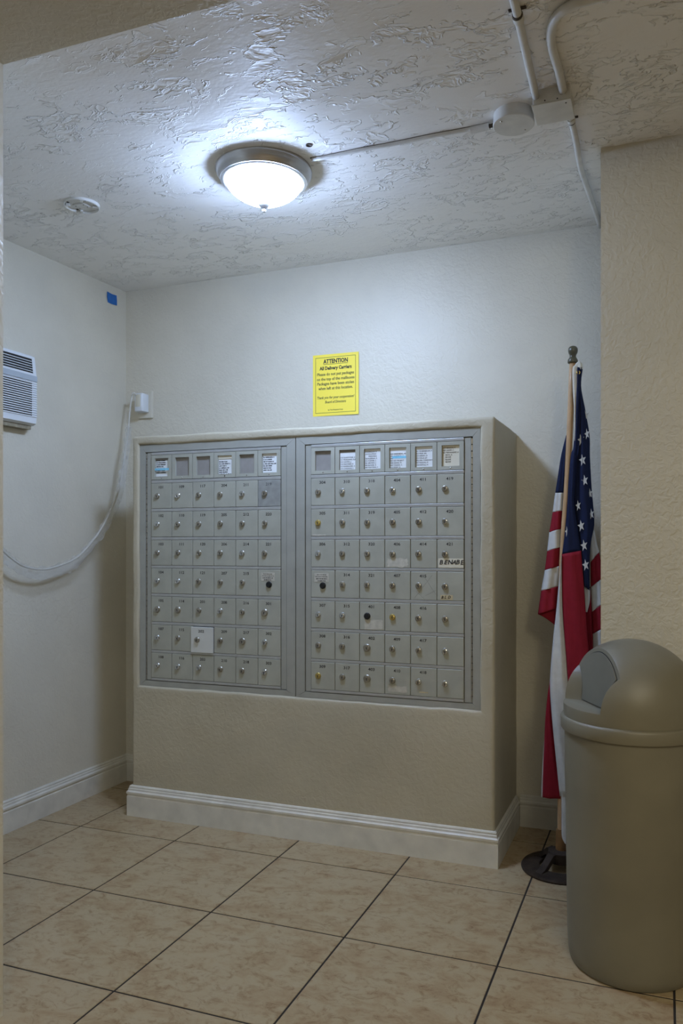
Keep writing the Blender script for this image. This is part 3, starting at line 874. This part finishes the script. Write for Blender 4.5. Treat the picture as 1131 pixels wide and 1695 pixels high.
cord = obj('power_cord', bm, plain('beige_cord', (0.55, 0.53, 0.47), 0.45, var=0.08), ac, smooth=True)
cord['label'] = 'beige cord drooping along the wall to the outlet'
bm = bmesh.new(); box(bm, -2.413, -2.367, 3.098, 3.152, 1.815, 1.905, bev=0.006, seg=3)
box(bm, -2.405, -2.377, 3.0965, 3.100, 1.838, 1.898, bev=0.001, mi=1)
obj('plug', bm, [WHITEP, CARDY], cord, auto=40)
def sleeve():
    bm = bmesh.new()
    pts = [p for p in catmull(path, 3) if p.z < 1.745]
    n = len(pts); m = 14
    rows = []
    for i, p in enumerate(pts):
        d = (pts[min(i + 1, n - 1)] - pts[max(i - 1, 0)]).normalized()
        o = Vector((0, d.z, -d.y)).normalized()           # in the wall plane, hanging away from the curve
        f = i / (n - 1)
        wdt = 0.056 * (0.85 + 0.35 * noise.noise(Vector((f * 9, 3.1, 0)))) * (1 - 0.45 * max(0, (f - 0.55) / 0.45))
        row = []
        for k in range(m):
            a = 2 * PI * k / m
            s = 0.5 - 0.5 * math.cos(a)                    # 0 at the cord, 1 at the hanging edge
            th = math.sin(a) * 0.011 + 0.010 * noise.noise(Vector((p.y * 42, p.z * 42, k * 0.9)))
            off = -0.010 + s * wdt + 0.010 * noise.noise(Vector((p.y * 36 + 5, p.z * 36, k * 0.7)))
            row.append(bm.verts.new(p + o * off + Vector((1, 0, 0)) * th))
        rows.append(row)
    for A, B in zip(rows, rows[1:]):
        for k in range(m):
            bm.faces.new((A[k], A[(k + 1) % m], B[(k + 1) % m], B[k]))
    o = obj('plastic_sleeve', bm, FILM)
    return tag(o, 'crumpled clear plastic sleeve wrapped round the drooping cord', 'plastic sleeve')
sleeve()

# ------------------------------------------------------------------ dome topped waste bin
BX, BY = -0.0816, 2.273
binr = thing('trash_bin', 'tall round beige plastic trash bin with a domed flap lid', 'trash bin', (BX, BY, 0))
bm = bmesh.new()
lathe(bm, [(0, 0.004), (0.150, 0.004), (0.163, 0.0), (0.169, 0.006), (0.1735, 0.03), (0.176, 0.08), (0.184, 0.655), (0.178, 0.655), (0.170, 0.06), (0, 0.05)], c=(BX, BY, 0), n=80)
obj('container', bm, BIN, binr, auto=50)
bm = bmesh.new()
lathe(bm, [(0.1845, 0.652), (0.1925, 0.650), (0.1940, 0.653), (0.1940, 0.681), (0.1915, 0.686), (0.1865, 0.688), (0.180, 0.688), (0.180, 0.652)], c=(BX, BY, 0), n=80)
obj('lid_rim', bm, BIN, binr, auto=50)
def dome():
    R = 0.1865
    prof = [(0.0, 0.684), (R - 0.001, 0.684), (R, 0.690), (R, 0.714)]
    for k in range(1, 22):
        a = (PI / 2) * k / 21
        prof.append((R * math.cos(a) if k < 21 else 0.0, 0.720 + 0.183 * math.sin(a)))
    bm = bmesh.new(); lathe(bm, prof, c=(BX, BY, 0), n=96)
    me = mesh_of(bm, BIN, True, 'dome'); d = bpy.data.objects.new('dome_tmp', me); COL.objects.link(d)
    o = Vector((-0.861, -0.508, 0)).normalized(); p = Vector((0.508, -0.861, 0)).normalized()
    half = [(0.080, 0.720), (0.081, 0.740), (0.084, 0.760), (0.091, 0.780), (0.102, 0.797), (0.116, 0.810), (0.132, 0.819), (0.24, 0.828), (0.24, 0.96)]
    loop = [(a, z) for a, z in half] + [(-a, z) for a, z in half[::-1]]
    C = Vector((BX, BY, 0))
    def q(z): return 0.112 - (z - 0.720) * 0.13
    bm = bmesh.new()
    A = [bm.verts.new(C + o * q(z) + p * a + Vector((0, 0, z))) for a, z in loop]
    B = [bm.verts.new(C + o * 0.34 + p * (a + math.copysign(0.19, a)) + Vector((0, 0, z))) for a, z in loop]
    bm.faces.new(A); bm.faces.new(B[::-1])
    for i in range(len(A)):
        j = (i + 1) % len(A); bm.faces.new((A[i], B[i], B[j], A[j]))
    cut = bpy.data.objects.new('cut_tmp', mesh_of(bm, BIN)); COL.objects.link(cut)
    md = d.modifiers.new('b', 'BOOLEAN'); md.operation = 'DIFFERENCE'; md.object = cut; md.solver = 'EXACT'
    bv = d.modifiers.new('v', 'BEVEL'); bv.width = 0.0028; bv.segments = 3; bv.limit_method = 'ANGLE'; bv.angle_limit = math.radians(35)
    dg = bpy.context.evaluated_depsgraph_get()
    res = bpy.data.meshes.new_from_object(d.evaluated_get(dg))
    bpy.data.objects.remove(d); bpy.data.objects.remove(cut)
    auto_smooth(res, 35)
    res.name = 'dome'
    inst('dome_hood', res, binr)
    # the swing flap lies just proud of the cut face, a dark gap round it
    def flap_loop(mg):
        pts = []
        ztop = max(0.720 + 0.0005 * i for i in range(366) if R * R * (1 - ((0.0005 * i) / 0.183) ** 2) - q(0.720 + 0.0005 * i) ** 2 > 0) - 0.009 - mg
        zbot = 0.722 + mg
        for k in range(61):
            z = zbot + (ztop - zbot) * math.sin(PI / 2 * k / 60)
            qq = q(z)
            rr = (R * R) * (1 - ((z - 0.720) / 0.183) ** 2) - qq * qq
            w = math.sqrt(max((ztop + 0.0001 - z) / (ztop + 0.009 - z + 0.0001), 0)) * math.sqrt(max(rr, 0.0)) - 0.008 - mg
            # side limit of the slot
            lim = 0.24
            for (a0, z0), (a1, z1) in zip(half, half[1:]):
                if z0 <= z <= z1 and z1 > z0: lim = a0 + (a1 - a0) * (z - z0) / (z1 - z0)
            w = min(w, lim - 0.004 - mg)
            if w > 0.003: pts.append((w, z))
        return [(w, z) for w, z in pts] + [(-w, z) for w, z in pts[::-1]]
    for nm, mg, th, mat in (('flap_gap', 0.0, 0.0012, DARK), ('swing_flap', 0.0022, 0.004, BINF)):
        bm = bmesh.new()
        prism(bm, [C + o * (q(z) + th) + p * a + Vector((0, 0, z)) for a, z in flap_loop(mg)], o * -(th + 0.004))
        obj(nm, bm, mat, binr, auto=40)
dome()

# ------------------------------------------------------------------ flag pole on its stand
FX, FY = -0.344, 2.827
pole = thing('flag_pole', 'wooden flag pole with olive finial standing in a cast iron ring base', 'flag pole', (FX, FY, 0))
top = Vector((-0.303, 2.833, 1.828)); bot = Vector((FX, FY, 0.06))
bm = bmesh.new(); tube(bm, catmull([bot, (-0.345, 2.8255, 0.6), (-0.341, 2.825, 1.0), (-0.3335, 2.827, 1.20), (-0.3195, 2.829, 1.42), top], 4), 0.0115, n=16)
obj('pole', bm, WOOD, pole, smooth=True)
bm = bmesh.new()
lathe(bm, [(0, 0), (0.017, 0.0), (0.0185, 0.004), (0.0175, 0.012), (0.013, 0.019), (0.0115, 0.024), (0.012, 0.029), (0.016, 0.037), (0.0175, 0.045), (0.0165, 0.053), (0.012, 0.059), (0.006, 0.0615), (0, 0.062)], n=28)
o = obj('finial', bm, OLIVE, pole, top - Vector((0, 0, 0.006)), smooth=True); o.rotation_euler = (0, 0.02, 0)
bm = bmesh.new()
lathe(bm, [(0.140, 0.0), (0.142, 0.006), (0.138, 0.012), (0.082, 0.016), (0.076, 0.012), (0.076, 0.0)], c=(FX, FY, 0), n=64)
obj('base_ring', bm, IRON, pole, auto=40)
for k in range(4):
    a = PI / 4 + k * PI / 2 + 0.2
    d = Vector((math.cos(a), math.sin(a), 0)); n_ = Vector((-d.y, d.x, 0))
    bm = bmesh.new()
    P0 = Vector((FX, FY, 0))
    prof = [(0.030, 0.030), (0.030, 0.064), (0.055, 0.062), (0.100, 0.022), (0.120, 0.013), (0.095, 0.008), (0.060, 0.036)]
    prism(bm, [P0 + d * r_ + n_ * 0.014 + Vector((0, 0, z)) for r_, z in prof], n_ * -0.028)
    obj('base_arm', bm, IRON, pole)
bm = bmesh.new(); lathe(bm, [(0, 0.028), (0.045, 0.028), (0.047, 0.040), (0.045, 0.064), (0.030, 0.070), (0, 0.070)], c=(FX, FY, 0), n=32)
obj('base_hub', bm, IRON, pole, auto=40)
bm = bmesh.new(); lathe(bm, [(0.0, 0.064), (0.019, 0.064), (0.020, 0.075), (0.018, 0.135), (0.0165, 0.142), (0.0118, 0.143), (0.0, 0.143)], c=(FX + 0.001, FY, 0), n=24)
obj('socket', bm, WOODD, pole, auto=40)

# ------------------------------------------------------------------ the flag, hanging in folds
FLAG = [
  ('canton','blue',[(-0.3287,1.5662),(-0.3458,1.4965),(-0.3571,1.4241),(-0.3675,1.3581)],[(-0.3193,1.5657),(-0.3236,1.4956),(-0.3279,1.4231),(-0.3322,1.3573)],2.858,0.010),
  ('stripe','white',[(-0.3675,1.3581),(-0.3723,1.3228),(-0.3769,1.2875)],[(-0.3322,1.3573),(-0.3344,1.3243),(-0.3365,1.2935)],2.858,0.012),
  ('stripe','red',[(-0.3769,1.2875),(-0.3830,1.2499),(-0.3891,1.2145)],[(-0.3365,1.2935),(-0.3365,1.2605),(-0.3365,1.2296)],2.858,0.014),
  ('stripe','white',[(-0.3891,1.2145),(-0.3930,1.1791),(-0.3970,1.1447)],[(-0.3365,1.2296),(-0.3365,1.1966),(-0.3344,1.1647)],2.858,0.016),
  ('stripe','red',[(-0.3970,1.1447),(-0.4011,1.1103),(-0.4053,1.0747)],[(-0.3344,1.1647),(-0.3365,1.1306),(-0.3387,1.0953)],2.858,0.018),
  ('stripe','white',[(-0.4053,1.0747),(-0.4117,1.0369),(-0.4187,0.9990)],[(-0.3387,1.0953),(-0.3430,1.0578),(-0.3473,1.0203)],2.858,0.020),
  ('stripe','red',[(-0.4187,0.9990),(-0.4247,0.9543),(-0.4306,0.9125)],[(-0.3473,1.0203),(-0.3516,0.9783),(-0.3560,0.9384)],2.858,0.022),
  ('stripe','red',[(-0.4312,0.9122),(-0.4111,0.9032),(-0.3848,0.8863),(-0.3717,0.8766)],[(-0.3565,0.9381),(-0.3587,0.9182),(-0.3630,0.8937),(-0.3674,0.8747)],2.862,0.004),
  ('canton','blue',[(-0.2834,1.7965),(-0.2845,1.7515),(-0.2876,1.6981),(-0.2897,1.6231),(-0.2960,1.5182),(-0.3048,1.4885),(-0.3128,1.4005),(-0.3170,1.3209),(-0.3259,1.2133),(-0.3360,1.1345)],[(-0.2740,1.7957),(-0.2744,1.7508),(-0.2751,1.7080),(-0.2772,1.6224),(-0.2820,1.5176),(-0.2868,1.4792),(-0.2918,1.3720),(-0.2945,1.3205),(-0.2841,1.2388),(-0.2709,1.1477)],2.800,0.010),
  ('canton','blue',[(-0.2763,1.7985),(-0.2763,1.7318),(-0.2783,1.6458),(-0.2832,1.5191),(-0.2880,1.4805),(-0.2930,1.3729),(-0.2958,1.3201),(-0.2853,1.2391),(-0.2721,1.1508),(-0.2620,1.0241)],[(-0.2664,1.7977),(-0.2723,1.7315),(-0.2570,1.6446),(-0.2429,1.5537),(-0.2412,1.4787),(-0.2356,1.3714),(-0.2304,1.3135),(-0.2269,1.2386),(-0.2408,1.1552),(-0.2422,1.0073)],2.812,0.014),
  ('stripe','white',[(-0.2632,1.0302),(-0.2597,0.9894),(-0.2559,0.9293)],[(-0.2413,1.0134),(-0.2423,0.9683),(-0.2517,0.9294)],2.818,0.004),
  ('stripe','red',[(-0.2633,0.9994),(-0.2570,0.9282),(-0.2507,0.8356),(-0.2444,0.7733),(-0.2402,0.7197)],[(-0.2382,1.0215),(-0.2340,0.9354),(-0.2319,0.8515),(-0.2277,0.7849),(-0.2236,0.7206)],2.830,0.004),
  ('stripe','white',[(-0.2399,1.2068),(-0.2420,1.1594),(-0.2399,1.1056)],[(-0.2274,1.2217),(-0.2191,1.1766),(-0.2108,1.1423)],2.826,0.006),
  ('stripe','red',[(-0.2399,1.1056),(-0.2399,1.0647),(-0.2391,1.0174)],[(-0.2108,1.1423),(-0.2025,1.0952),(-0.1963,1.0524)],2.826,0.008),
  ('stripe','white',[(-0.2391,1.0174),(-0.2370,0.9744),(-0.2349,0.9301)],[(-0.1963,1.0524),(-0.1922,1.0097),(-0.1902,0.9669)],2.826,0.009),
  ('stripe','red',[(-0.2349,0.9301),(-0.2337,0.8927),(-0.2320,0.8519)],[(-0.1902,0.9669),(-0.1860,0.9243),(-0.1840,0.8816)],2.826,0.010),
  ('stripe','white',[(-0.2320,0.8519),(-0.2316,0.7960),(-0.2295,0.7424)],[(-0.1840,0.8816),(-0.1819,0.8261),(-0.1799,0.7707)],2.826,0.010),
  ('stripe','red',[(-0.2295,0.7424),(-0.2295,0.6779),(-0.2274,0.6135)],[(-0.1799,0.7707),(-0.1778,0.7067),(-0.1778,0.6426)],2.826,0.010),
  ('stripe','red',[(-0.3370,1.1346),(-0.3366,1.0473),(-0.3330,0.9245),(-0.3229,0.7935),(-0.3145,0.6799),(-0.3040,0.5710),(-0.2914,0.4433)],[(-0.2705,1.1477),(-0.2622,1.0420),(-0.2549,0.9407),(-0.2477,0.8396),(-0.2394,0.7463),(-0.2312,0.6403),(-0.2229,0.4495)],2.796,0.010),
  ('stripe','white',[(-0.3384,1.1313),(-0.3494,1.0198),(-0.3582,0.9232),(-0.3682,0.8340),(-0.3785,0.7011),(-0.3789,0.6402),(-0.3746,0.5743),(-0.3646,0.4612),(-0.3448,0.2683)],[(-0.3352,1.1313),(-0.3352,1.0470),(-0.3320,0.9240),(-0.3215,0.7928),(-0.3130,0.6790),(-0.3067,0.6126),(-0.3004,0.5485),(-0.2920,0.4418),(-0.2794,0.2756)],2.802,0.012),
  ('stripe','red',[(-0.3806,0.6875),(-0.3910,0.6191),(-0.3992,0.5287),(-0.4031,0.4277),(-0.4072,0.3199),(-0.4085,0.2519)],[(-0.3767,0.6877),(-0.3746,0.6202),(-0.3703,0.5310),(-0.3596,0.4316),(-0.3467,0.3262),(-0.3361,0.2556)],2.818,0.008),
  ('stripe','white',[(-0.3927,0.5806),(-0.4046,0.4261),(-0.4109,0.3178),(-0.4126,0.2506)],[(-0.3862,0.5810),(-0.3992,0.4265),(-0.4035,0.3186),(-0.4046,0.2504)],2.824,0.002),
  ('stripe','white',[(-0.3382,0.2869),(-0.3382,0.2524),(-0.3382,0.1789),(-0.3371,0.1272),(-0.3276,0.1047)],[(-0.2960,0.2915),(-0.3002,0.2567),(-0.3065,0.1828),(-0.3107,0.1306),(-0.3212,0.1013)],2.800,0.004),
  ('header_tape','cream',[(-0.2967,1.8033),(-0.2999,1.7821),(-0.2978,1.7089),(-0.2930,1.6443),(-0.2915,1.5884),(-0.2925,1.5370)],[(-0.2821,1.8021),(-0.2842,1.7809),(-0.2844,1.7080),(-0.2890,1.6440),(-0.2894,1.5883),(-0.2909,1.5369)],2.797,0.002),
  ('header_tape','cream',[(-0.2784,1.8227),(-0.2891,1.8128),(-0.2954,1.8026),(-0.2901,1.7893)],[(-0.2771,1.8226),(-0.2671,1.8111),(-0.2642,1.7980),(-0.2650,1.7916)],2.804,0.006),
]
STARS = [(-0.2705,1.5396,1.00),(-0.2553,1.6254,0.90),(-0.2501,1.5602,0.80),(-0.2647,1.4676,1.00),(-0.2570,1.3955,0.95),(-0.2398,1.3493,0.75),(-0.2803,1.3074,0.80),(-0.2348,1.2767,0.80),(-0.2699,1.2355,1.00),(-0.2597,1.1659,1.00),(-0.2539,1.0969,1.00),(-0.3184,1.2152,0.75)]

flag = thing('flag', 'furled national flag with stars and red and white stripes hanging on the pole', 'flag', (-0.33, 2.80, 0.16))
def patch(kind, mat, L, R_, yp, bul, idx):
    k = 5
    Ls = catmull([(x, 0, z) for x, z in L], k); Rs = catmull([(x, 0, z) for x, z in R_], k)
    m = 10
    bm = bmesh.new(); rows = []
    for i, (a, b) in enumerate(zip(Ls, Rs)):
        row = []
        for j in range(m + 1):
            s = j / m
            p = a.lerp(b, s)
            ph = idx * 1.7
            y = yp - bul * math.sin(PI * s) - 0.30 * bul * math.sin(3 * PI * s + ph + p.z * 9) * math.sin(PI * s) + 0.0015 * noise.noise(Vector((p.x * 60, idx, p.z * 14)))
            row.append(bm.verts.new((p.x, y, p.z)))
        rows.append(row)
    for A, B in zip(rows, rows[1:]):
        for j in range(m): bm.faces.new((A[j], A[j + 1], B[j + 1], B[j]))
    bmesh.ops.recalc_face_normals(bm, faces=bm.faces)
    bmesh.ops.solidify(bm, geom=bm.faces[:], thickness=0.0010)
    return obj(kind, bm, CLOTH[mat], flag, smooth=True)
for idx, (kind, mat, L, R_, yp, bul) in enumerate(FLAG):
    patch(kind, mat, L, R_, yp, bul, idx)
for k, (x, z, s) in enumerate(STARS):
    bm = bmesh.new(); loop = []
    wid = 0.58 if x > -0.30 else 0.5
    for i in range(10):
        r = (0.0218 if i % 2 == 0 else 0.0088) * s ** 0.3
        a = PI / 2 + i * PI / 5 + 0.22
        loop.append((r * math.cos(a) * wid * s, 0, r * math.sin(a)))
    prism(bm, loop, (0, 0.0022, 0))
    # lie on the cloth below: outward of the fold it belongs to
    if x > -0.30:
        row = None; L, R_ = FLAG[9][2], FLAG[9][3]
        best = min(range(len(L)), key=lambda i: abs(L[i][1] - z))
        xa, xb = L[best][0], R_[best][0]
        ss = min(max((x - xa) / (xb - xa), 0.05), 0.95)
        y = 2.812 - 0.0155 * math.sin(PI * ss) - 0.0032
    else:
        y = 2.800 - 0.0085
    o = obj('star', bm, CLOTH['white'], flag, (x, y, z))
for x, z, y in ((-0.2795, 1.778, 2.792),):
    bm = bmesh.new(); lathe(bm, [(0.0028, 0), (0.0055, -0.0012), (0.0075, 0), (0.0055, 0.0012), (0.0028, 0)], n=18, axis='Y')
    obj('grommet', bm, BRASS, flag, (x, y, z), smooth=True)
